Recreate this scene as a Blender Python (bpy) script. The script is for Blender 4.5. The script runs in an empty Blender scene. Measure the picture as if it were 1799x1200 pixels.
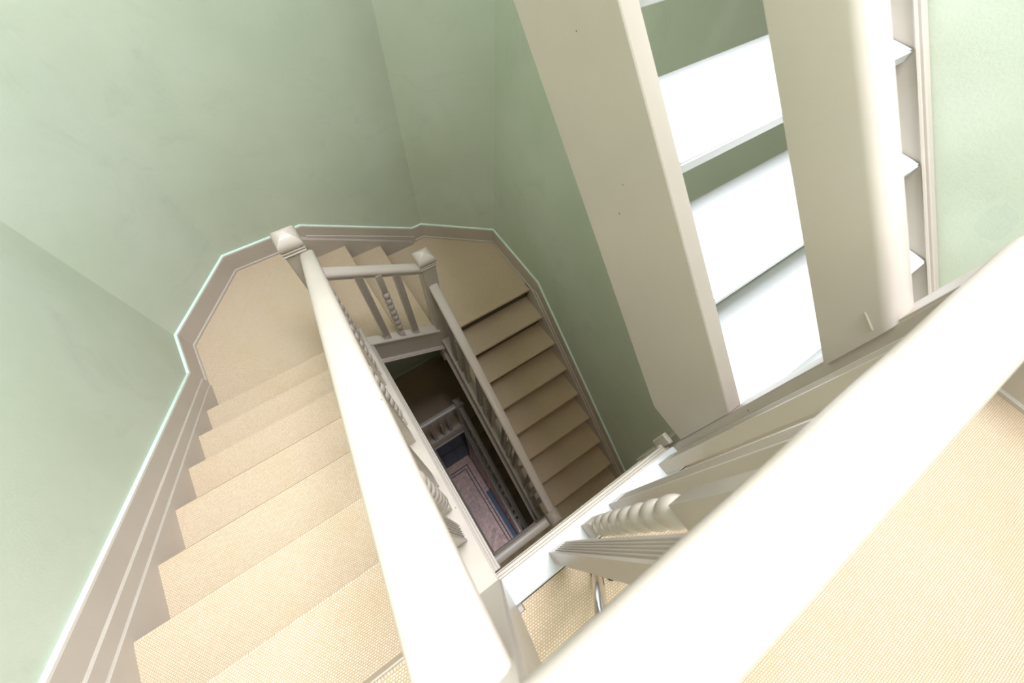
import bpy, bmesh, math, random
from mathutils import Vector, Matrix
random.seed(7)

# ------------------------------------------------------------------ camera, light, exposure
S = bpy.context.scene
COL = S.collection

CAM = (0.1128, 0.0306, 1.3676)
PITCH, ROLL, YAW, FPX = 27.854, 5.6136, -39.1591, 681.422
def cam_axes():
    p, ro, ya = map(math.radians, (PITCH, ROLL, YAW))
    Z = Matrix.Rotation(ya, 3, 'Z')
    right = Z @ Vector((1, 0, 0))
    fwd = Z @ Vector((0, math.sin(p), -math.cos(p)))
    up = Z @ Vector((0, math.cos(p), math.sin(p)))
    r2 = math.cos(ro) * right + math.sin(ro) * up
    u2 = -math.sin(ro) * right + math.cos(ro) * up
    return r2, u2, fwd
_r, _u, _f = cam_axes()
cd = bpy.data.cameras.new('camera')
cam = bpy.data.objects.new('camera', cd); COL.objects.link(cam)
m = Matrix.Identity(4)
for i in range(3):
    m[i][0], m[i][1], m[i][2], m[i][3] = _r[i], _u[i], -_f[i], CAM[i]
cam.matrix_world = m
cd.sensor_fit = 'HORIZONTAL'; cd.sensor_width = 36.0
cd.lens = FPX / 1799.0 * 36.0
cd.clip_start = 0.02
cd.dof.use_dof = True; cd.dof.focus_distance = 1.5; cd.dof.aperture_fstop = 4.5
S.camera = cam

w = bpy.data.worlds.new('sky'); S.world = w; w.use_nodes = True
bg = w.node_tree.nodes['Background']
bg.inputs[0].default_value = (0.86, 0.93, 1.0, 1); bg.inputs[1].default_value = 1.0

def area(name, loc, target, sx, sy, power, color):
    l = bpy.data.lights.new(name, 'AREA'); l.shape = 'RECTANGLE'; l.size = sx; l.size_y = sy
    l.energy = power; l.color = color
    o = bpy.data.objects.new(name, l); COL.objects.link(o); o.location = loc
    o.rotation_euler = (Vector(target) - Vector(loc)).to_track_quat('-Z', 'Y').to_euler()
    return o
# daylight through the skylight, the landing windows and the hall window below
area('skylight_daylight', (1.05, 0.70, 4.15), (-0.95, 0.75, -0.5), 1.5, 1.6, 370, (0.83, 0.88, 1.0))
area('landing_window_daylight', (0.85, -1.62, 1.60), (0.45, 0, 1.1), 1.5, 1.5, 2.5, (0.83, 0.88, 1.0))
area('lower_landing_warm_fill', (0.55, -0.90, -0.22), (0.85, 1.0, -3.2), 0.45, 0.45, 8, (1.0, 0.76, 0.46))  # added warm fill without a fixture, brightens the right flight
hl = area('hall_window_daylight', (-0.25, -2.66, -6.75), (0.0, 0.1, -7.87), 1.1, 1.0, 40, (0.84, 0.86, 1.0))
hl.data.spread = math.radians(75)

S.view_settings.view_transform = 'Standard'; S.view_settings.look = 'None'
S.view_settings.gamma = 1.0; S.view_settings.use_curve_mapping = False
S.view_settings.exposure = 0.2

# ------------------------------------------------------------------ materials
def mat(name):
    m = bpy.data.materials.new(name); m.use_nodes = True
    nt = m.node_tree; b = nt.nodes['Principled BSDF']
    return m, nt, b
def N(nt, t, **kw):
    n = nt.nodes.new(t)
    for k, v in kw.items():
        if k in n.inputs: n.inputs[k].default_value = v
        else: setattr(n, k, v)
    return n
def mixc(nt, fac, a, b, blend='MIX'):
    n = nt.nodes.new('ShaderNodeMix'); n.data_type = 'RGBA'; n.blend_type = blend
    for s, v in ((0, fac), (6, a), (7, b)):
        if isinstance(v, (int, float)): n.inputs[s].default_value = v
        elif isinstance(v, tuple): n.inputs[s].default_value = v if len(v) == 4 else v + (1,)
        else: nt.links.new(v, n.inputs[s])
    return n.outputs[2]
def ramp(nt, src, p0, p1):
    n = nt.nodes.new('ShaderNodeMapRange'); n.inputs[1].default_value = p0; n.inputs[2].default_value = p1
    nt.links.new(src, n.inputs[0]); return n.outputs[0]
def mth(nt, op, a, b=None):
    n = nt.nodes.new('ShaderNodeMath'); n.operation = op
    for i, v in enumerate((a, b)):
        if v is None: continue
        if isinstance(v, (int, float)): n.inputs[i].default_value = v
        else: nt.links.new(v, n.inputs[i])
    return n.outputs[0]
def bump(nt, b, h, strength, dist):
    n = nt.nodes.new('ShaderNodeBump'); n.inputs['Strength'].default_value = strength
    n.inputs['Distance'].default_value = dist
    nt.links.new(h, n.inputs['Height']); nt.links.new(n.outputs[0], b.inputs['Normal'])
def coords(nt):
    return nt.nodes.new('ShaderNodeTexCoord').outputs['Object']

def wall_paint():
    m, nt, b = mat('mint_wall_paint'); co = coords(nt)
    n1 = N(nt, 'ShaderNodeTexNoise', Scale=1.3, Detail=6.0, Roughness=0.6); nt.links.new(co, n1.inputs[0])
    n2 = N(nt, 'ShaderNodeTexNoise', Scale=3.1, Detail=5.0, Roughness=0.7, Distortion=1.2); nt.links.new(co, n2.inputs[0])
    c = mixc(nt, ramp(nt, n1.outputs[0], .35, .7), (.465, .508, .385), (.53, .56, .455))
    c = mixc(nt, mth(nt, 'MULTIPLY', ramp(nt, n2.outputs[0], .54, .76), .45), c, (.40, .425, .345))
    # the one damp stain on the right wall above the landing newel post
    sp = nt.nodes.new('ShaderNodeVectorMath'); sp.operation = 'DISTANCE'
    n3 = N(nt, 'ShaderNodeTexNoise', Scale=9.0, Detail=3.0); nt.links.new(co, n3.inputs[0])
    nt.links.new(co, sp.inputs[0]); sp.inputs[1].default_value = (1.759, -0.085, 0.605)
    d = mth(nt, 'ADD', sp.outputs['Value'], mth(nt, 'MULTIPLY', mth(nt, 'SUBTRACT', n3.outputs[0], .5), .09))
    c = mixc(nt, mth(nt, 'MULTIPLY', mth(nt, 'LESS_THAN', d, .048), .35), c, (.40, .47, .39))
    nt.links.new(c, b.inputs['Base Color']); b.inputs['Roughness'].default_value = .62
    n4 = N(nt, 'ShaderNodeTexNoise', Scale=120.0, Detail=3.0); nt.links.new(co, n4.inputs[0])
    n5 = N(nt, 'ShaderNodeTexNoise', Scale=7.0, Detail=3.0); nt.links.new(co, n5.inputs[0])
    bump(nt, b, mth(nt, 'ADD', n4.outputs[0], mth(nt, 'MULTIPLY', n5.outputs[0], 3)), .25, .002)
    return m
def trim_paint(name, col, rough=.33):
    m, nt, b = mat(name); co = coords(nt)
    n1 = N(nt, 'ShaderNodeTexNoise', Scale=5.0, Detail=4.0); nt.links.new(co, n1.inputs[0])
    c = mixc(nt, ramp(nt, n1.outputs[0], .3, .7), tuple(x * .96 for x in col), tuple(min(1, x * 1.03) for x in col))
    v = N(nt, 'ShaderNodeTexVoronoi', Scale=13.0); nt.links.new(co, v.inputs['Vector'])
    sep = nt.nodes.new('ShaderNodeSeparateColor'); nt.links.new(v.outputs['Color'], sep.inputs[0])
    chip = mth(nt, 'MULTIPLY', mth(nt, 'LESS_THAN', v.outputs['Distance'], .028), mth(nt, 'GREATER_THAN', sep.outputs[0], .86))
    c = mixc(nt, chip, c, (.10, .045, .02))
    nt.links.new(c, b.inputs['Base Color']); b.inputs['Roughness'].default_value = rough
    n2 = N(nt, 'ShaderNodeTexNoise', Scale=35.0, Detail=3.0); nt.links.new(co, n2.inputs[0])
    bump(nt, b, n2.outputs[0], .12, .002)
    return m
def carpet(name, along):
    # sisal loop carpet: rows of loops, 8 mm apart, the rows running along x or along y
    m, nt, b = mat(name); co = coords(nt)
    sx = nt.nodes.new('ShaderNodeSeparateXYZ'); nt.links.new(co, sx.inputs[0])
    cb = nt.nodes.new('ShaderNodeCombineXYZ')
    if along == 'x':
        nt.links.new(sx.outputs[0], cb.inputs[0]); nt.links.new(mth(nt, 'ADD', sx.outputs[1], sx.outputs[2]), cb.inputs[1])
    else:
        nt.links.new(sx.outputs[1], cb.inputs[0]); nt.links.new(mth(nt, 'ADD', sx.outputs[0], sx.outputs[2]), cb.inputs[1])
    br = N(nt, 'ShaderNodeTexBrick', Scale=1.0); br.offset = .5
    br.inputs['Brick Width'].default_value = .0085; br.inputs['Row Height'].default_value = .0062
    br.inputs['Mortar Size'].default_value = .0013; br.inputs['Mortar Smooth'].default_value = .6
    br.inputs['Color1'].default_value = (.66, .535, .405, 1); br.inputs['Color2'].default_value = (.585, .452, .322, 1)
    br.inputs['Mortar'].default_value = (.44, .312, .19, 1)
    nt.links.new(cb.outputs[0], br.inputs['Vector'])
    n1 = N(nt, 'ShaderNodeTexNoise', Scale=4.0, Detail=5.0); nt.links.new(co, n1.inputs[0])
    c = mixc(nt, mth(nt, 'MULTIPLY', ramp(nt, n1.outputs[0], .5, .8), .35), br.outputs['Color'], (.50, .34, .18))
    nt.links.new(c, b.inputs['Base Color']); b.inputs['Roughness'].default_value = .95
    b.inputs['Specular IOR Level'].default_value = .15
    bump(nt, b, mth(nt, 'SUBTRACT', 1.0, br.outputs['Fac']), .6, .003)
    return m
def wood(name, c0, c1, scale=(3, 25, 3), rough=.4):
    m, nt, b = mat(name); co = coords(nt)
    mp = nt.nodes.new('ShaderNodeMapping'); mp.inputs['Scale'].default_value = scale; nt.links.new(co, mp.inputs[0])
    n1 = N(nt, 'ShaderNodeTexNoise', Scale=2.0, Detail=6.0, Distortion=.6); nt.links.new(mp.outputs[0], n1.inputs[0])
    oi = nt.nodes.new('ShaderNodeObjectInfo')
    f = mth(nt, 'ADD', mth(nt, 'MULTIPLY', ramp(nt, n1.outputs[0], .3, .7), .6), mth(nt, 'MULTIPLY', oi.outputs['Random'], .4))
    nt.links.new(mixc(nt, f, c0, c1), b.inputs['Base Color']); b.inputs['Roughness'].default_value = rough
    return m
def plain(name, col, rough=.5, metal=0):
    m, nt, b = mat(name); co = coords(nt)
    n1 = N(nt, 'ShaderNodeTexNoise', Scale=14.0, Detail=4.0); nt.links.new(co, n1.inputs[0])
    nt.links.new(mixc(nt, n1.outputs[0], tuple(x * .88 for x in col), tuple(min(1, x * 1.1) for x in col)), b.inputs['Base Color'])
    b.inputs['Roughness'].default_value = rough; b.inputs['Metallic'].default_value = metal
    return m
MW = wall_paint()
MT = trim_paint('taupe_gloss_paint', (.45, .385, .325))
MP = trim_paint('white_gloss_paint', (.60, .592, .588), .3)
MCX = carpet('sisal_carpet_rows_across', 'x'); MCY = carpet('sisal_carpet_rows_along', 'y')
ML = plain('pale_mint_edge_paint', (.62, .75, .65), .5)
MH = wood('oak_parquet', (.17, .105, .088), (.42, .275, .225), (8, 8, 3), .35)
MD = plain('dark_inlay', (.03, .025, .03), .4)
MS = plain('dark_slate', (.05, .045, .055), .4)
MB_ = plain('blue_grey_mat', (.045, .075, .11), .85)
MPAN = wood('dark_panel_wood', (.075, .04, .028), (.13, .07, .05), (12, 12, 2), .35)
MCH = plain('chrome', (.62, .61, .62), .12, 1.0)
MBK = plain('black_rubber', (.012, .012, .014), .6)
MRD = plain('shade_dark_riser', (.075, .052, .034), .6)  # near-black colour stands in for the shadow under the nosings
MPL = plain('ceiling_plaster', (.8, .8, .78), .8)

# ------------------------------------------------------------------ mesh helpers
class MB:
    def __init__(s): s.v = []; s.f = []
    def add(s, vs, fs):
        o = len(s.v); s.v += [tuple(p) for p in vs]; s.f += [tuple(i + o for i in q) for q in fs]; return s
    def box(s, x0, x1, y0, y1, z0, z1):
        return s.add([(x0,y0,z0),(x1,y0,z0),(x1,y1,z0),(x0,y1,z0),(x0,y0,z1),(x1,y0,z1),(x1,y1,z1),(x0,y1,z1)],
                     [(0,3,2,1),(4,5,6,7),(0,1,5,4),(1,2,6,5),(2,3,7,6),(3,0,4,7)])
    def loft(s, rings, cap=True):
        n = len(rings[0]); vs = [p for r in rings for p in r]; fs = []
        for k in range(len(rings) - 1):
            for i in range(n):
                j = (i + 1) % n; fs.append((k*n+i, k*n+j, (k+1)*n+j, (k+1)*n+i))
        if cap: fs += [tuple(reversed(range(n))), tuple(range((len(rings)-1)*n, len(rings)*n))]
        return s.add(vs, fs)
    def prism(s, poly, ax, a, b):
        # poly: 2-D outline in the two axes other than ax
        def P(q, t):
            return {'x': (t, q[0], q[1]), 'y': (q[0], t, q[1]), 'z': (q[0], q[1], t)}[ax]
        return s.loft([[P(q, a) for q in poly], [P(q, b) for q in poly]])
    def sweep(s, prof, pts, side):
        # prof: (u, v) pairs, u along side, v straight up; pts: the path
        side = Vector(side)
        return s.loft([[Vector(p) + side * u + Vector((0, 0, v)) for u, v in prof] for p in pts])
    def lathe(s, prof, n=16, c=(0, 0)):
        return s.loft([[(c[0] + r * math.cos(2*math.pi*i/n), c[1] + r * math.sin(2*math.pi*i/n), z) for i in range(n)] for r, z in prof])
    def squares(s, prof, c=(0, 0)):
        return s.loft([[(c[0]+sx*h, c[1]+sy*h, z) for sx, sy in ((-1,-1),(1,-1),(1,1),(-1,1))] for h, z in prof])
    def tube(s, a, b, r0, r1, n=14):
        a, b = Vector(a), Vector(b); d = (b - a).normalized()
        e = d.orthogonal().normalized(); g = d.cross(e)
        R = lambda c, r: [c + (e*math.cos(2*math.pi*i/n) + g*math.sin(2*math.pi*i/n)) * r for i in range(n)]
        return s.loft([R(a, r0), R(b, r1)])
    def mesh(s, name, m, bev=0, seg=1, smooth=30):
        me = bpy.data.meshes.new(name); me.from_pydata(s.v, [], s.f); me.validate()
        bm = bmesh.new(); bm.from_mesh(me)
        bmesh.ops.recalc_face_normals(bm, faces=bm.faces)
        if bev:
            ed = [e for e in bm.edges if len(e.link_faces) == 2 and e.calc_face_angle(0) > .6]
            bmesh.ops.bevel(bm, geom=ed, offset=bev, segments=seg, affect='EDGES', clamp_overlap=True)
        bm.to_mesh(me); bm.free()
        me.materials.append(m)
        if smooth:
            me.polygons.foreach_set('use_smooth', [True] * len(me.polygons))
            me.set_sharp_from_angle(angle=math.radians(smooth))
        return me
    def build(s, name, m, parent=None, bev=0, seg=1, smooth=30, label=None):
        o = bpy.data.objects.new(name, s.mesh(name, m, bev, seg, smooth)); COL.objects.link(o)
        put(o, parent)
        if label: o['label'] = label
        return o
def put(o, parent):
    # parts are modelled in world coordinates; keep them there under an offset parent
    if parent is None: return o
    o.parent = parent
    base = Vector((0, 0, 0)); p = parent
    while p is not None: base += p.location; p = p.parent
    o.location = o.location - base
    return o
def thing(name, loc, label, cat, group=None):
    e = bpy.data.objects.new(name, None); COL.objects.link(e); e.location = loc
    e.empty_display_size = .1
    e['label'] = label; e['category'] = cat
    if group: e['group'] = group
    return e
def struct(name, mb, m, label=None, bev=0, smooth=30):
    o = mb.build(name, m, None, bev, 1, smooth); o['kind'] = 'structure'
    if label: o['label'] = label
    return o
def copy(o, parent, loc, rz=0):
    c = o.copy(); COL.objects.link(c); c.parent = None; c.location = loc
    c.rotation_euler = (0, 0, rz); put(c, parent); return c
def sub(o, part, parent_new):
    c = part.copy(); COL.objects.link(c); c.parent = parent_new; c.location = part.location; return c

# ------------------------------------------------------------------ measurements (metres)
R = .185
XL, XR, YB = -1.0615, 1.759, 3.029
PB, PA, PC, PD = (XL, 2.459), (-.576, YB), (1.141, YB), (XR, 2.552)   # wall corners
L0 = .084                    # landing where the photographer stands
ZQL = L0 - 8*R               # far left quarter landing
ZQR = ZQL - 3*R              # far right quarter landing
L1 = ZQR - 8*R               # landing one storey down
H = L0 - L1
ZHL = ZQL - H                # half landing below
GROUND = ZHL - 16*R
TOP = 4.3
YG = -2.75                   # hall wall on the ground floor
YN = -1.7                    # wall behind the camera
GL, YL1 = .2605, 1.764       # left flight: going, lowest nosing
GR, YR0 = .2628, 1.798       # right flight: going, top nosing
GF, XF0 = .3165, .015        # far flight
SL, SR_, SF = R/GL, R/GR, R/GF
CAPT = .055                  # string capping above the nosing line
RT = .92                     # top of handrail above the nosing line
XGL, XGR, YGF, YGN = .042, .70, 1.775, -.0865   # guard lines
nzL = lambda y: ZQL + R + (YL1 - y) * SL
nzR = lambda y: ZQR - (YR0 - y) * SR_
nzF = lambda x: ZQL - (x - XF0) * SF

# ------------------------------------------------------------------ the shell
T = .12
def wall(name, a, b, z0, z1, label, out):
    d = (Vector(b) - Vector(a)).normalized(); n = Vector((d.y, -d.x)) * out * T
    poly = [a, b, (b[0]+n.x, b[1]+n.y), (a[0]+n.x, a[1]+n.y)]
    return struct(name, MB().prism(poly, 'z', z0, z1), MW, label, smooth=0)
wall('wall_left', (XL, YG), PB, GROUND, TOP, 'pale mint wall along the left carpeted flight', -1)
wall('wall_back_left', PB, PA, GROUND, TOP, 'narrow slanted mint wall across the far left corner', -1)
wall('wall_back', PA, PC, GROUND, TOP, 'mint green end wall above the short far steps', -1)
wall('wall_back_right', PC, PD, GROUND, TOP, 'narrow slanted green wall across the far right corner', -1)
wall('wall_right', PD, (XR, -.43), GROUND, TOP, 'green wall on the right behind the white open stair', -1)
wall('wall_recess', (XR, -.43), (1.965, -.43), L1 - .3, TOP, 'short return wall beside the landing', -1)
wall('wall_right_landing', (1.965, -.43), (1.965, YG), GROUND, TOP, 'wall to the right of the upper landing', -1)

def wall_with_window(name, openings, label, yw, zlo, zhi):
    # a wall behind the camera, pierced by windows
    x0, x1 = XL, 1.965
    mb = MB(); z = zlo
    for (a, b, c, d) in sorted(openings, key=lambda o: o[2]):
        mb.box(x0, x1, yw - T, yw, z, c); mb.box(x0, a, yw - T, yw, c, d); mb.box(b, x1, yw - T, yw, c, d); z = d
    mb.box(x0, x1, yw - T, yw, z, zhi)
    return struct(name, mb, MW, label, smooth=0)
ZS = L1 - .25
OPEN = [(-.8, .4, -6.9, -5.2, YG), (-.3, .9, -2.7, -1.2, YN), (.10, 1.60, .75, 2.35, YN)]
wall_with_window('wall_near', [o[:4] for o in OPEN[1:]], 'wall behind the upper landings with windows', YN, ZS, TOP)
wall_with_window('wall_hall', [OPEN[0][:4]], 'wall of the ground floor hall with a window', YG, GROUND, ZS)
for i, (a, b, c, d, yw) in enumerate(OPEN):
    o = MB().box(a-.06, b+.06, yw-.02, yw+.02, c-.06, c).box(a-.06, b+.06, yw-.02, yw+.02, d, d+.06) \
            .box(a-.06, a, yw-.02, yw+.02, c, d).box(b, b+.06, yw-.02, yw+.02, c, d)
    wn = struct('window_%d' % (i+1), o, MP, 'white framed window behind the %s' % ('ground floor hall', 'lower landing', 'upper landing')[i])
    MB().box((a+b)/2-.02, (a+b)/2+.02, yw-.07, yw-.03, c, d).box(a, b, yw-.07, yw-.03, (c+d)/2-.02, (c+d)/2+.02).build('glazing_bar', MP, wn)
# ceiling with the roof light
sk = (.25, 1.75, -.10, 1.50)
mb = MB().box(XL-.1, 2.1, YN-.1, sk[2], TOP, TOP+.12).box(XL-.1, 2.1, sk[3], YB+.1, TOP, TOP+.12) \
         .box(XL-.1, sk[0], sk[2], sk[3], TOP, TOP+.12).box(sk[1], 2.1, sk[2], sk[3], TOP, TOP+.12)
struct('ceiling', mb, MPL, 'plaster ceiling around a roof light', smooth=0)

# ------------------------------------------------------------------ landings
def floor(name, poly, z, m, label, th=.2):
    o = struct(name, MB().prism(poly, 'z', z - th, z - .012), MT, label, smooth=0)
    MB().prism(poly, 'z', z - .012, z).build('carpet', m, o, smooth=0)
    return o
# upper landing (nosing over the left flight is part of that flight)
def landing(z, label):
    f = struct('floor', MB().box(XL, 1.965, YN if z > -1 else YG, -.055, z-.22, z-.012), MT, label, smooth=0)
    if z < -1: MB().box(.745, XR, -.055, -.012, z-.22, z-.012).build('floor_edge', MT, f, smooth=0)
    cm = MB()
    if z < -1: cm.box(.745, XR, -.134, -.012, z-.012, z)
    cm.box(XL+.02, .014, YN, -.149, z-.012, z).box(.014, .105, YN, -.153, z-.012, z).box(.105, 1.95, YN, -.134, z-.012, z).build('carpet', MCX, f, smooth=0)
    return f
landing(L0, 'upper landing floor with beige sisal carpet behind the white handrail')
landing(L1, 'shadowed carpeted landing one storey below')
QLP = [(XL, 1.73), (XF0-.089, 1.73), (XF0-.089, YB), PA, PB]
floor('floor', QLP, ZQL, MCY, 'far left corner landing with beige ribbed carpet')
QRP = [(.60, YR0+.089), (XR, YR0+.089), PD, PC, (.60, YB)]
floor('floor', QRP, ZQR, MCX, 'far right corner landing with tan carpet')
HLP = [(XL, 1.73), (.66, 1.73), (.66, YR0+.089), (XR, YR0+.089), PD, PC, PA, PB]
floor('floor', HLP, ZHL, MCY, 'dark half landing seen down the stairwell')

# ------------------------------------------------------------------ stair flights
def tread_prof(depth, th=.036, r=.016):
    # outline in (s, z): s grows going up the stair, nosing at s = 0
    p = [(depth, 0)]
    p += [(r - r*math.sin(a), -r + r*math.cos(a)) for a in [i*math.pi/10 for i in range(6)]]
    p += [(r - r*math.cos(a), -th + r - r*math.sin(a)) for a in [i*math.pi/10 for i in range(6)]]
    p += [(depth, -th)]
    return p
def flight(name, label, axis, sgn, a, b, noses, m, loc, rm=None, oh=.028):
    """axis: going axis, sgn: which way is up, a..b: extent across, noses: (pos, z) from low to high"""
    e = thing(name, loc, label, 'stairs')
    rm = rm or m
    oth = 'x' if axis == 'y' else 'y'
    g = abs(noses[1][0] - noses[0][0]) if len(noses) > 1 else GF
    for i, (s, z) in enumerate(noses):
        d = g + oh + .004 if i < len(noses) - 1 else .09
        MB().prism([(s + sgn*u, z + v) for u, v in tread_prof(d)], oth, a, b).build('tread', m, e, smooth=35)
        zb = noses[i-1][1] if i else z - R
        q = [(s + sgn*oh, zb + .001), (s + sgn*(oh+.017), zb + .001), (s + sgn*(oh+.017), z - .036), (s + sgn*oh, z - .036)]
        MB().prism(q, oth, a, b).build('riser', rm, e, smooth=0)
    return e
def soffit(e, axis, a, b, p0, p1, drop, m=MT, th=.03):
    # sloping plastered underside between two (pos, z) points on the nosing line
    oth = 'x' if axis == 'y' else 'y'
    q = [(p0[0], p0[1]-drop), (p1[0], p1[1]-drop), (p1[0], p1[1]-drop-th), (p0[0], p0[1]-drop-th)]
    MB().prism(q, oth, a, b).build('soffit', m, e, smooth=0)
def string_board(e, axis, c0, c1, line, p0, p1, up, down, name='outer_string', m=MT, bev=.003):
    oth = 'x' if axis == 'y' else 'y'
    q = [(p0, line(p0)+up), (p1, line(p1)+up), (p1, line(p1)-down), (p0, line(p0)-down)]
    return MB().prism(q, oth, c0, c1).build(name, m, e, bev)
def capping(e, axis, c, line, p0, p1, wdt=.084):
    # moulded capping over an outer string
    side = (1, 0, 0) if axis == 'y' else (0, 1, 0)
    h = wdt/2
    prof = [(-h+.008, CAPT-.03), (-h, CAPT-.022), (-h, CAPT-.006), (-h+.005, CAPT), (h-.005, CAPT), (h, CAPT-.006), (h, CAPT-.022), (h-.008, CAPT-.03)]
    pts = [((c, t, line(t)) if axis == 'y' else (t, c, line(t))) for t in (p0, p1)]
    return MB().sweep(prof, pts, side).build('capping', MT, e, smooth=25)
def string_moulding(e, axis, c, face, line, p0, p1, drop):
    # three-step moulding along the foot of an outer string, on its well side
    side = (face, 0, 0) if axis == 'y' else (0, face, 0)
    prof = [(0, 0), (.010, 0), (.012, -.006), (.019, -.009), (.021, -.018), (.028, -.022), (.028, -.034), (0, -.038)]
    pts = [((c, t, line(t)-drop) if axis == 'y' else (t, c, line(t)-drop)) for t in (p0, p1)]
    return MB().sweep(prof, pts, side).build('string_moulding', MT, e, smooth=20)

def left_flight(dz, label):
    n = [(YL1 - GL*(k-1), ZQL + R*k + dz) for k in range(1, 9)]
    e = flight('stair_flight', label, 'y', -1, XL+.038, XGL-.028, n, MCX, (-.5, 1.7, ZQL+dz))
    ln = lambda y: nzL(y) + dz
    soffit(e, 'y', XL+.004, XGL-.02, (YL1+.1, ln(YL1+.1)), (-.06, ln(-.06)), .27)
    string_board(e, 'y', XGL-.028, XGL+.03, ln, YGF-.02, -.05, CAPT-.03, .24)
    string_moulding(e, 'y', XGL+.03, 1, ln, YGF-.02, -.04, .20)
    capping(e, 'y', XGL, ln, YGF-.02, -.055)
    return e
left_flight(0, 'beige carpeted flight going down along the left wall under the big white handrail')
left_flight(-H, 'shadowed flight under the left one, deep in the stairwell')

def far_flight():
    n = [(XF0 + 2*GF, ZQL - 2*R), (XF0 + GF, ZQL - R), (XF0, ZQL)]
    e = flight('stair_flight', 'three short carpeted steps between the two far corner landings', 'x', -1, YGF+.03, YB-.055, n, MCY, (.33, 2.4, ZQR))
    soffit(e, 'x', YGF, YB-.004, (XF0, nzF(XF0)), (.70, nzF(.70)), .27)
    string_board(e, 'x', YGF-.028, YGF+.03, nzF, .03, .66, CAPT-.03, .28)
    string_moulding(e, 'x', YGF-.028, -1, nzF, .03, .66, .245)
    capping(e, 'x', YGF, nzF, .03, .66)
far_flight()

def right_flight(dz, n, z0, label, name='stair_flight'):
    ns = [(YR0 - GR*k, z0 - R*k) for k in range(n-1, -1, -1)]
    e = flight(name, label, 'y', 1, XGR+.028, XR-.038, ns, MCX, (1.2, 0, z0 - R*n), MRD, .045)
    ln = lambda y: z0 - (YR0 - y) * SR_
    lo = YR0 - GR*(n-1)
    soffit(e, 'y', XGR, XR-.004, (lo, ln(lo)), (YR0+.06, ln(YR0+.06)), .27)
    string_board(e, 'y', XGR-.03, XGR+.028, ln, lo-.02, YGF-.02, CAPT-.03, .24)
    string_moulding(e, 'y', XGR-.03, -1, ln, lo-.02, YGF-.02, .20)
    capping(e, 'y', XGR, ln, lo-.02, YGF-.02)
    return e
right_flight(0, 8, ZQR, 'tan carpeted flight along the green right wall, below the white open stair')
right_flight(-H, 16, ZHL, 'dim carpeted flight at the bottom of the well beside the brown panelling')

# ------------------------------------------------------------------ landing edge boards (plinth, fascia, mouldings)
def landing_edge(z, label):
    e = thing('landing_edge', (.4, -.08, z), label, 'trim')
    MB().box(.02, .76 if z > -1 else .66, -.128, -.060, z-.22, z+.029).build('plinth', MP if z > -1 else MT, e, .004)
    prof = [(0, .020), (.005, .020), (.007, .012), (.012, .009), (.014, .001), (.020, -.003), (.022, -.012), (.020, -.020), (.010, -.026), (.008, -.20), (.015, -.205), (.015, -.235), (0, -.24)]
    x1 = .735 if z > -1 else .66
    MB().sweep(prof, [(.075, -.060, z), (x1, -.060, z)], (0, 1, 0)).build('edge_moulding', MT, e, smooth=20)
    if z > -1: MB().box(.735, 1.735, -.060, -.035, z-.24, z-.02).build('trimmer', MT, e, .003)
    return e
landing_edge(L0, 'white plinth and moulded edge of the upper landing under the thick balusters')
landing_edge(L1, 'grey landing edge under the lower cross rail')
def half_landing_edge():
    e = thing('landing_edge', (.35, YGF, ZHL), 'dark edge of the half landing deep in the well', 'trim')
    MB().box(.03, .66, YGF-.035, YGF+.04, ZHL-.24, ZHL+.05).build('plinth', MT, e, .004)
    MB().box(.03, .66, YGF-.062, YGF-.035, ZHL-.24, ZHL-.20).build('edge_moulding', MT, e, .006)
half_landing_edge()

# ------------------------------------------------------------------ balustrades
def rail_prof(wd=.078, ht=.066):
    h = wd/2
    half = [(h*.55, -ht), (h*.80, -ht), (h*.84, -ht*.72), (h*.96, -ht*.60), (h, -ht*.42), (h*.97, -ht*.26), (h*.86, -ht*.12), (h*.62, -ht*.03), (h*.3, 0)]
    return [(u, v) for u, v in half] + [(-u, v) for u, v in reversed(half)]
def handrail(e, p0, p1, side, wd=.078, ht=.066):
    return MB().sweep(rail_prof(wd, ht), [p0, p1], side).build('handrail', MT, e, smooth=40)
def newel(e, x, y, z0, z1, h=.055, cap=True):
    # z1: apex of the cap
    zc = z1 - .088
    a = MB().squares([(h, z0), (h, zc - .034)], (x, y)).build('newel_post', MT, e, .005, 2)
    if cap:
        MB().squares([(h+.003, zc-.034), (h+.006, zc-.029), (h+.006, zc-.024), (h+.001, zc-.020), (h+.001, zc-.012), (h+.006, zc-.008), (h+.006, zc-.003), (h-.001, zc)], (x, y)).build('neck_ring', MT, a)
        MB().squares([(h-.001, zc), (h+.006, zc+.010), (h+.009, zc+.026), (h+.007, zc+.042), (h-.002, zc+.056), (h*.62, zc+.072), (h*.25, zc+.084), (.002, zc+.088)], (x, y)).build('newel_cap', MT, a, smooth=38)
    return a
def slat_mesh(L):
    # flat baluster with five flutes on the face towards local +y, plain foot block
    w2, d2 = .0255, .0175
    pr = [(-w2, -d2), (w2, -d2), (w2, d2)]
    for k in range(5):
        c = .0155 - k*.00775
        pr += [(c+.0030, d2), (c+.0018, d2-.0045), (c-.0018, d2-.0045), (c-.0030, d2)]
    pr += [(-w2, d2)]
    mb = MB().box(-w2-.0005, w2+.0005, -d2, d2+.0005, 0, .055)
    mb.prism(pr, 'z', .055, L)
    return mb.mesh('baluster', MT, 0, smooth=0)
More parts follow.
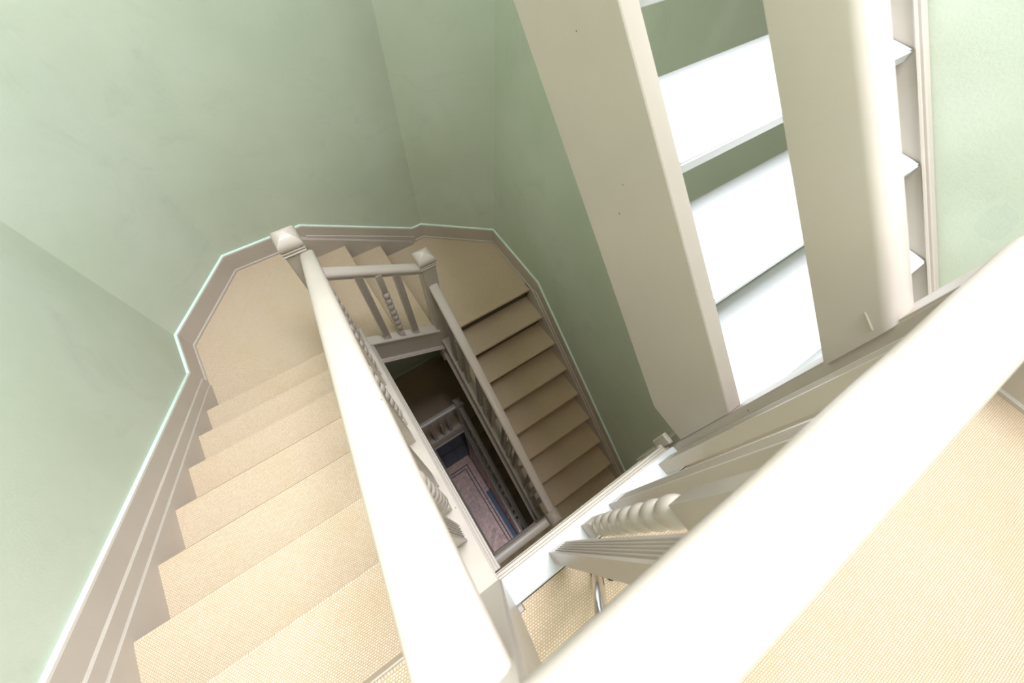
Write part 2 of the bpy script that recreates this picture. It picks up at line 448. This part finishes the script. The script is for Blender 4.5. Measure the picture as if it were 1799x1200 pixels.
def turned_mesh(L, foot=.10, head=.20):
    h = .0205
    mb = MB().squares([(h, 0), (h, foot-.006), (h-.005, foot)])
    z0, z1 = foot, L - head
    prof = [(.017, z0), (.0195, z0+.004), (.0195, z0+.010), (.016, z0+.013), (.016, z0+.017), (.0185, z0+.021), (.0185, z0+.026), (.0135, z0+.030)]
    n = 7; s = (z1 - .006 - (z0+.030)) / n
    for k in range(n):
        for j in range(1, 8):
            t = math.pi*j/8
            prof.append((.0110 + .0165*math.sin(t)**.8, z0+.030 + s*(k + .5 - .5*math.cos(t))))
        prof.append((.0110, z0+.030 + s*(k+1)))
    prof.append((.0125, z1))
    mb.lathe(prof, 20)
    mb.squares([(h-.005, z1-.004), (h, z1+.008), (h, L)])
    return mb.mesh('baluster', MT, 0, smooth=50)
LB = .845
SLAT, TURN = slat_mesh(LB), turned_mesh(LB)
SLATN, TURNN = slat_mesh(.91), turned_mesh(.91, .095, .275)
def baluster(e, me, x, y, z, rz):
    o = bpy.data.objects.new('baluster', me); COL.objects.link(o); o.location = (x, y, z); o.rotation_euler = (0, 0, rz)
    return put(o, e)
EMB = .022
def guard_y(e, x, ln, turned, rz, extra=()):
    for t in turned:
        for dy, me in ((-.105, SLAT), (0, TURN), (.105, SLAT)):
            baluster(e, me, x, t+dy, ln(t+dy) + CAPT - EMB, rz)
    for y in extra: baluster(e, SLAT, x, y, ln(y) + CAPT - EMB, rz)

# left flight
def left_guard(dz, label):
    e = thing('balustrade', (XGL, 1.8, ZQL+dz), label, 'balustrade')
    ln = lambda y: nzL(y) + dz
    top = ZQL + R + YL1*SL + dz + RT       # rail top at y = 0
    handrail(e, (XGL, YGF-.02, ln(YGF-.02)+RT), (XGL, YGN-.04, ln(YGN-.04)+RT), (1, 0, 0))
    guard_y(e, XGL, ln, (.215, .665, 1.115, 1.545), -math.pi/2)
    newel(e, -.006, 1.81, ZQL-.36+dz, -.16+dz if dz == 0 else -3.83)
    newel(e, XGL-.005, -.10, L0-.30+dz, L0+1.095+dz, .052, cap=False)
    return e
left_guard(0, 'white balustrade with the largest handrail sloping down the left side of the well')
left_guard(-H, 'grey sloping rail and newel under the left string, deep in the well')
# far guard
e = thing('balustrade', (.35, YGF, ZQR), 'short grey balustrade between the two far newel posts', 'balustrade')
handrail(e, (.03, YGF+.02, nzF(.03)+RT), (.655, YGF+.02, nzF(.655)+RT), (0, 1, 0))
for x, me in ((.227, SLAT), (.345, TURN), (.458, SLAT)):
    baluster(e, me, x, YGF, nzF(x)+CAPT-EMB, math.pi)
# right guard
def right_guard(dz, z0, n, turned, label, apex, foot_apex):
    e = thing('balustrade', (XGR, 1.8, z0-R*n), label, 'balustrade')
    ln = lambda y: z0 - (YR0 - y)*SR_
    lo = YR0 - GR*(n-1)
    handrail(e, (XGR-.005, YGF, ln(YGF)+RT), (XGR-.005, lo-.03, ln(lo-.03)+RT), (1, 0, 0))
    guard_y(e, XGR, ln, turned, math.pi/2)
    newel(e, .69, 1.81, z0-.42, apex)
    newel(e, .69, lo-.043, z0-R*n-.25, foot_apex, .05)
    return e
right_guard(0, ZQR, 8, (1.475, 1.05, .625, .20), 'grey balustrade beside the tan flight on the right of the well', -.741, -2.30)
right_guard(-H, ZHL, 16, (1.475, 1.05, .625, .20, -.225, -.65, -1.075, -1.5), 'thin dark balustrade beside the lowest flight next to the panelling', -3.846, ZHL-16*R+1.15)
# lower flat guards
e = thing('balustrade', (.35, YGF, ZHL), 'small flat balustrade on the half landing deep in the well', 'balustrade')
handrail(e, (.03, YGF+.02, ZHL+.98), (.655, YGF+.02, ZHL+.98), (0, 1, 0))
for x, me in ((.20, SLAT), (.345, TURN), (.47, SLAT)):
    baluster(e, me, x, YGF+.005, ZHL+.045, math.pi)
e = thing('balustrade', (.35, YGN, L1), 'cross rail of the landing below, ending in a pyramid cap', 'balustrade')
handrail(e, (.03, YGN, L1+.975), (.66, YGN, L1+.975), (0, 1, 0), .084)
for x, me in ((.263, SLATN), (.378, TURNN), (.49, SLATN)):
    baluster(e, me, x, YGN, L1+.025, 0)
# landing guard in the foreground
e = thing('balustrade', (.4, YGN, L0), 'thick white foreground balustrade with beaded baluster along the upper landing', 'balustrade')
handrail(e, (XGL-.04, YGN, L0+.985), (.80, YGN, L0+.985), (0, 1, 0))
for x, me in ((.2635, SLATN), (.378, TURNN), (.4905, SLATN), (.7015, SLATN)):
    baluster(e, me, x, YGN-.006, L0+.029, 0)

# ------------------------------------------------------------------ open stair to the attic
AG, AR = .235, .2075
an = lambda y: .848 + (y - .394) * AR/AG
e = thing('attic_stair', (1.2, -.55, L0), 'white open-riser wooden stair with wide side boards at the upper right', 'stairs')
MB().prism([(-.058, .168), (.072, .178), (2.5, .178+.868*2.428), (2.5, .448+.883*2.558), (-.058, .448)], 'x', .762, .810).build('side_string', MT, e, .003)
MB().prism([(-.145, .37), (-.145, L0+.001), (-.56, L0+.001), (-.50, .10)], 'x', .775, .810).build('side_string', MT, e, .003)
wl = lambda y: .408 + .893*(y + .129)
MB().prism([(-.425, wl(-.425)), (2.5, wl(2.5)), (2.5, wl(2.5)-.34), (.05, wl(.05)-.34), (-.425, L0+.001)], 'x', XR-.030, XR-.001).build('wall_string', MT, e, .003)
MB().sweep([(0, 0), (.008, 0), (.010, -.006), (.006, -.012), (0, -.012)], [(XR-.030, -.42, wl(-.42)-.012), (XR-.030, 2.5, wl(2.5)-.012)], (-1, 0, 0)).build('bead', MT, e)
for k in range(-3, 9):
    y, z = .394 + AG*k, .848 + AR*k
    MB().box(.808, XR-.029, y, y+.262, z-.034, z).build('tread', MP, e, .004, 2)
rp = [(-.035, 0), (.035, 0), (.035, .115), (.030, .128), (.018, .137), (0, .140), (-.018, .137), (-.030, .128), (-.035, .115)]
MB().sweep(rp, [(.785, -.062, .822-.877*.062), (.785, 2.5, .822+.877*2.5)], (1, 0, 0)).build('side_rail', MT, e, smooth=40)
MB().tube((.7485, -.024, .893), (.7515, -.050, .877), .0014, .0032, 10).build('peg', MT, e)
n = MB().box(.760, .845, -.146, -.058, L0-.16, 2.3).build('newel_post', MT, e, .004, 2)
MB().box(.752, .77, -.05, -.012, L0-.06, L0+.035).build('newel_block', MT, e, .004)

# ------------------------------------------------------------------ skirting and wall strings
def skirt(name, a, b, inward, za, zb, h, label=None, th=.020, lo=0.0, hb=0.0):
    """board against the wall from a to b (plan points), datum heights za, zb; lo: foot, hb: bead; inward: plan normal into the room"""
    side = Vector((inward[0], inward[1], 0))
    pts = [(a[0], a[1], za), (b[0], b[1], zb)]
    o = struct(name, MB().sweep([(0, lo), (th, lo), (th, h-.012), (th-.004, h-.004), (0, h-.004)], pts, side), MT, label, smooth=20)
    MB().sweep([(0, h-.004), (th-.004, h-.004), (th-.006, h), (0, h+.003)], pts, side).build('painted_ledge', ML, o, smooth=0)
    MB().sweep([(th, lo), (th+.010, lo), (th+.010, hb+.014), (th+.006, hb+.019), (th, hb+.021)], pts, side).build('bead', MT, o, smooth=20)
    return o
def nrm(a, b):
    d = (Vector(b) - Vector(a)).normalized(); return (d.y, -d.x)
HS = .186
for dz, tag in ((0, ''), (-H, ' one storey down')):
    zl, zr = (ZQL, ZQR) if dz == 0 else (ZHL, ZHL)
    skirt('baseboard_left', (XL, 2.10), PB, nrm((XL, 2.10), PB), zl, zl, HS, 'taupe skirting at the left corner landing' + tag)
    skirt('baseboard_back_left', PB, PA, nrm(PB, PA), zl, zl, HS, 'taupe skirting across the far left corner' + tag)
    skirt('baseboard_back', PA, (.07, YB), (0, -1), zl, zl, HS, 'taupe skirting on the end wall' + tag)
    if dz == 0:
        skirt('trim_1', (.07, YB), (1.029, YB), (0, -1), ZQL, ZQR, HS, 'sloping skirting above the three far steps', lo=-.02, hb=.055)
        mb = MB().prism([(XF0, nzF(XF0)+.085), (.99, nzF(.99)+.055), (1.0, ZQR+.002), (.62, ZQR-.02), (XF0, ZQL-.25)], 'y', YB-.055, YB-.001)
        struct('trim_2', mb, MT, 'broad sloping string board behind the three far steps', .003)
        skirt('baseboard_back_right', (1.029, YB), PC, (0, -1), zr, zr, HS, 'short skirting piece left of the far right corner')
    else:
        skirt('baseboard_back_right', (.07, YB), PC, (0, -1), zr, zr, HS, 'skirting along the half landing end wall')
    skirt('baseboard_right_corner', PC, PD, nrm(PC, PD), zr, zr, HS, 'taupe skirting across the far right corner' + tag)
    skirt('baseboard_right', PD, (XR, 1.725), (-1, 0), zr, zr, HS, 'taupe skirting at the right corner landing' + tag)
    # sloping strings along the flights
    ya, yb = 2.10, -.10
    ln = lambda y: nzL(y) + dz
    f0 = zl if dz == 0 else zl
    skirt('trim_3', (XL, ya), (XL, yb), (1, 0), zl, zl + (ya-yb)*SL, HS, 'long sloping skirting beside the left flight' + tag, lo=-.05, hb=.045)
    mb = MB().prism([(YL1+.26, ln(YL1+.26)+.045), (YL1+.30, zl+.003), (YL1, zl-.1), (-.10, ln(-.10)-.25), (-.10, ln(-.10)+.045)], 'x', XL+.001, XL+.040)
    struct('trim_4', mb, MT, 'closed wall string beside the left flight treads' + tag, .004)
    ya, yb = 1.725, (-.25 if dz == 0 else -2.2)
    z0 = zr
    lr = lambda y: z0 - (YR0 - y)*SR_
    skirt('trim_5', (XR, yb), (XR, ya), (-1, 0), zr - (ya-yb)*SR_, zr, HS, 'sloping skirting beside the right flight' + tag, lo=-.03, hb=.035)
    mb = MB().prism([(ya+.095, zr+.004), (ya+.03, lr(ya+.03)+.06), (yb, lr(yb)+.06), (yb, lr(yb)-.25), (ya+.095, lr(ya+.095)-.25)], 'x', XR-.040, XR-.001)
    struct('trim_6', mb, MT, 'closed wall string beside the right flight treads' + tag, .003)
skirt('baseboard_right_landing', (1.965, YN), (1.965, -.43), (-1, 0), L0, L0, .16, 'skirting at the right end of the upper landing')
skirt('baseboard_recess', (XR, -.43), (1.945, -.43), (0, -1), L0, L0, .16, 'short skirting on the return wall by the landing')
skirt('baseboard_landing_left', (XL, -.10), (XL, YN), (1, 0), L0, L0, HS, 'skirting along the left of the upper landing')

# ------------------------------------------------------------------ hall floor at the bottom
fl = struct('floor', MB().box(XL, 1.965, YG, YB, GROUND-.2, GROUND-.012), MD, 'herringbone oak hall floor at the bottom of the well', smooth=0)
EDGE = 1.915                     # parquet ends, slate begins
XE = .665                        # foot of the panelling
bx0, bx1, by1 = -.62, .49, 1.70  # inlay line
def slab(x0, x1, y0, y1, name, m, z=GROUND):
    g = .0015
    return MB().box(x0+g, x1-g, y0+g, y1-g, z-.012, z).build(name, m, fl, smooth=0)
# plain border boards
for i in range(5): slab(bx1+.045, XE, -2.70+.889*i, -2.70+.889*(i+1), 'border_board', MH)
for i in range(3): slab(-1.05+.58*i, -1.05+.58*(i+1) if i < 2 else XE, by1+.045, EDGE, 'border_board', MH) if i < 2 else slab(.11, XE, by1+.045, EDGE, 'border_board', MH)
for x0, x1, y0, y1 in ((bx1+.025, bx1+.045, YG, by1+.045), (bx1-.045, bx1-.025, YG, by1-.025), (XL, bx1+.025, by1+.025, by1+.045), (XL, bx1-.045, by1-.045, by1-.025)):
    slab(x0, x1, y0, y1, 'inlay_strip', MD)
slab(bx1-.025, bx1+.025, YG, by1+.025, 'inlay_board', MH); slab(XL, bx1-.025, by1-.025, by1+.025, 'inlay_board', MH)
# herringbone blocks
bw, bl = .075, .375
blk = MB().box(-bl/2+.001, bl/2-.001, -bw/2+.001, bw/2-.001, -.012, 0).mesh('parquet_block', MH, smooth=0)
ux, uy = Vector((.7071, .7071, 0)), Vector((-.7071, .7071, 0))
X1, Y1 = bx1-.045, by1-.045
def clipbox(cx, cy, d):
    # outline of one block clipped to the field
    a = ux if d == 0 else uy; b = uy if d == 0 else ux
    c = Vector((cx, cy, 0))
    poly = [c + a*sx*(bl/2-.001) + b*sy*(bw/2-.001) for sx, sy in ((-1,-1),(1,-1),(1,1),(-1,1))]
    for ax, lim, sg in ((0, X1, 1), (0, -1.04, -1), (1, Y1, 1), (1, -1.3, -1)):
        out = []
        for i in range(len(poly)):
            p, q = poly[i], poly[(i+1) % len(poly)]
            ip, iq = (lim - p[ax])*sg >= 0, (lim - q[ax])*sg >= 0
            if ip: out.append(p)
            if ip != iq:
                t = (lim - p[ax])/(q[ax] - p[ax]); out.append(p + (q - p)*t)
        poly = out
        if len(poly) < 3: return None
    return poly
nb = 0
for i in range(-40, 41):
    for j in range(-14, 15):
        # classic 45-degree herringbone: paired blocks stepped by one width along the diagonal
        o = ux*(i*bw) + uy*(i*bw) + (ux - uy)*(j*bl)
        for d, c in ((0, o + ux*(bl/2) + uy*(bw/2)), (1, o + ux*(bw/2) + uy*(bw + bl/2) - ux*0)):
            c = c + Vector((.1, .4, 0))
            if not (-.35 < c.x < X1+.25 and -1.2 < c.y < Y1+.25): continue
            p = clipbox(c.x, c.y, d)
            if p is None: continue
            area_ = 0
            MB().prism([(q.x, q.y) for q in p], 'z', GROUND-.012, GROUND).build('parquet_block', MH, fl, smooth=0); nb += 1
# slate tiles beyond the parquet
for i in range(6):
    for j in range(4):
        slab(XL+.30*i+.01, XL+.30*(i+1), EDGE+.28*j+.008, EDGE+.28*(j+1), 'slate_tile', MS)
# blue grey runner along the panelling
o = MB().box(.575, XE-.004, -.30, .98, GROUND, GROUND+.008).build('floor_mat', MB_, None, .002)
o['label'] = 'narrow blue-grey mat on the hall floor beside the panelling'; o['category'] = 'mat'
# panelling under the lowest flight
pn = thing('wood_panelling', (.68, 0, GROUND), 'dark brown panelled side under the lowest flight', 'panelling')
zt = lambda y: ZHL - (YR0 - y)*SR_ - .24
MB().prism([(-2.0, GROUND), (1.85, GROUND), (1.85, zt(1.75)), (-2.0, zt(-2.0))], 'x', .692, .715).build('backboard', MPAN, pn, smooth=0)
MB().box(.672, .692, -2.0, 1.85, GROUND, GROUND+.16).build('bottom_rail', MPAN, pn, .004)
MB().prism([(-2.0, zt(-2.0)-.09), (1.85, zt(1.85)-.09), (1.85, zt(1.85)), (-2.0, zt(-2.0))], 'x', .672, .692).build('top_rail', MPAN, pn, .003)
for y in (-1.2, -.45, .30, 1.05, 1.77):
    MB().prism([(y-.05, GROUND+.16), (y+.05, GROUND+.16), (y+.05, zt(y+.05)-.09), (y-.05, zt(y-.05)-.09)], 'x', .674, .692).build('stile', MPAN, pn, .003)
for a, b in ((-1.15, -.50), (-.40, .25), (.35, 1.0), (1.10, 1.72)):
    MB().prism([(a+.05, GROUND+.22), (b-.05, GROUND+.22), (b-.05, zt(b)-.17), (a+.05, zt(a)-.17)], 'x', .682, .692).build('raised_panel', MPAN, pn, .005)

# ------------------------------------------------------------------ tripod behind the landing rail
e = thing('tripod', (.085, -.207, L0), 'chrome tripod leg standing on the carpet behind the fluted baluster', 'tripod')
apex = (.085, -.207, .93)
for fx, fy in ((.324, -.193), (.02, -.55), (-.16, -.30)):
    a = Vector((fx, fy, L0+.012)); b = Vector(apex)
    leg = MB().tube(a, a.lerp(b, .62), .0155, .0155).tube(a.lerp(b, .55), b, .0185, .0185).build('leg', MCH, e, smooth=40)
    MB().lathe([(.016, L0), (.019, L0+.004), (.018, L0+.018), (.014, L0+.024)], 12, (fx, fy)).build('rubber_foot', MBK, leg)
MB().lathe([(.02, .90), (.026, .91), (.026, .95), (.018, .962)], 16, apex[:2]).build('hub', MBK, e)
o = MB().lathe([(.010, L0), (.014, L0+.002), (.013, L0+.010), (.006, L0+.015)], 12, (.353, -.224)).build('door_stop', MBK)
o['label'] = 'small black rubber stop on the carpet beside the chrome leg'; o['category'] = 'stop'
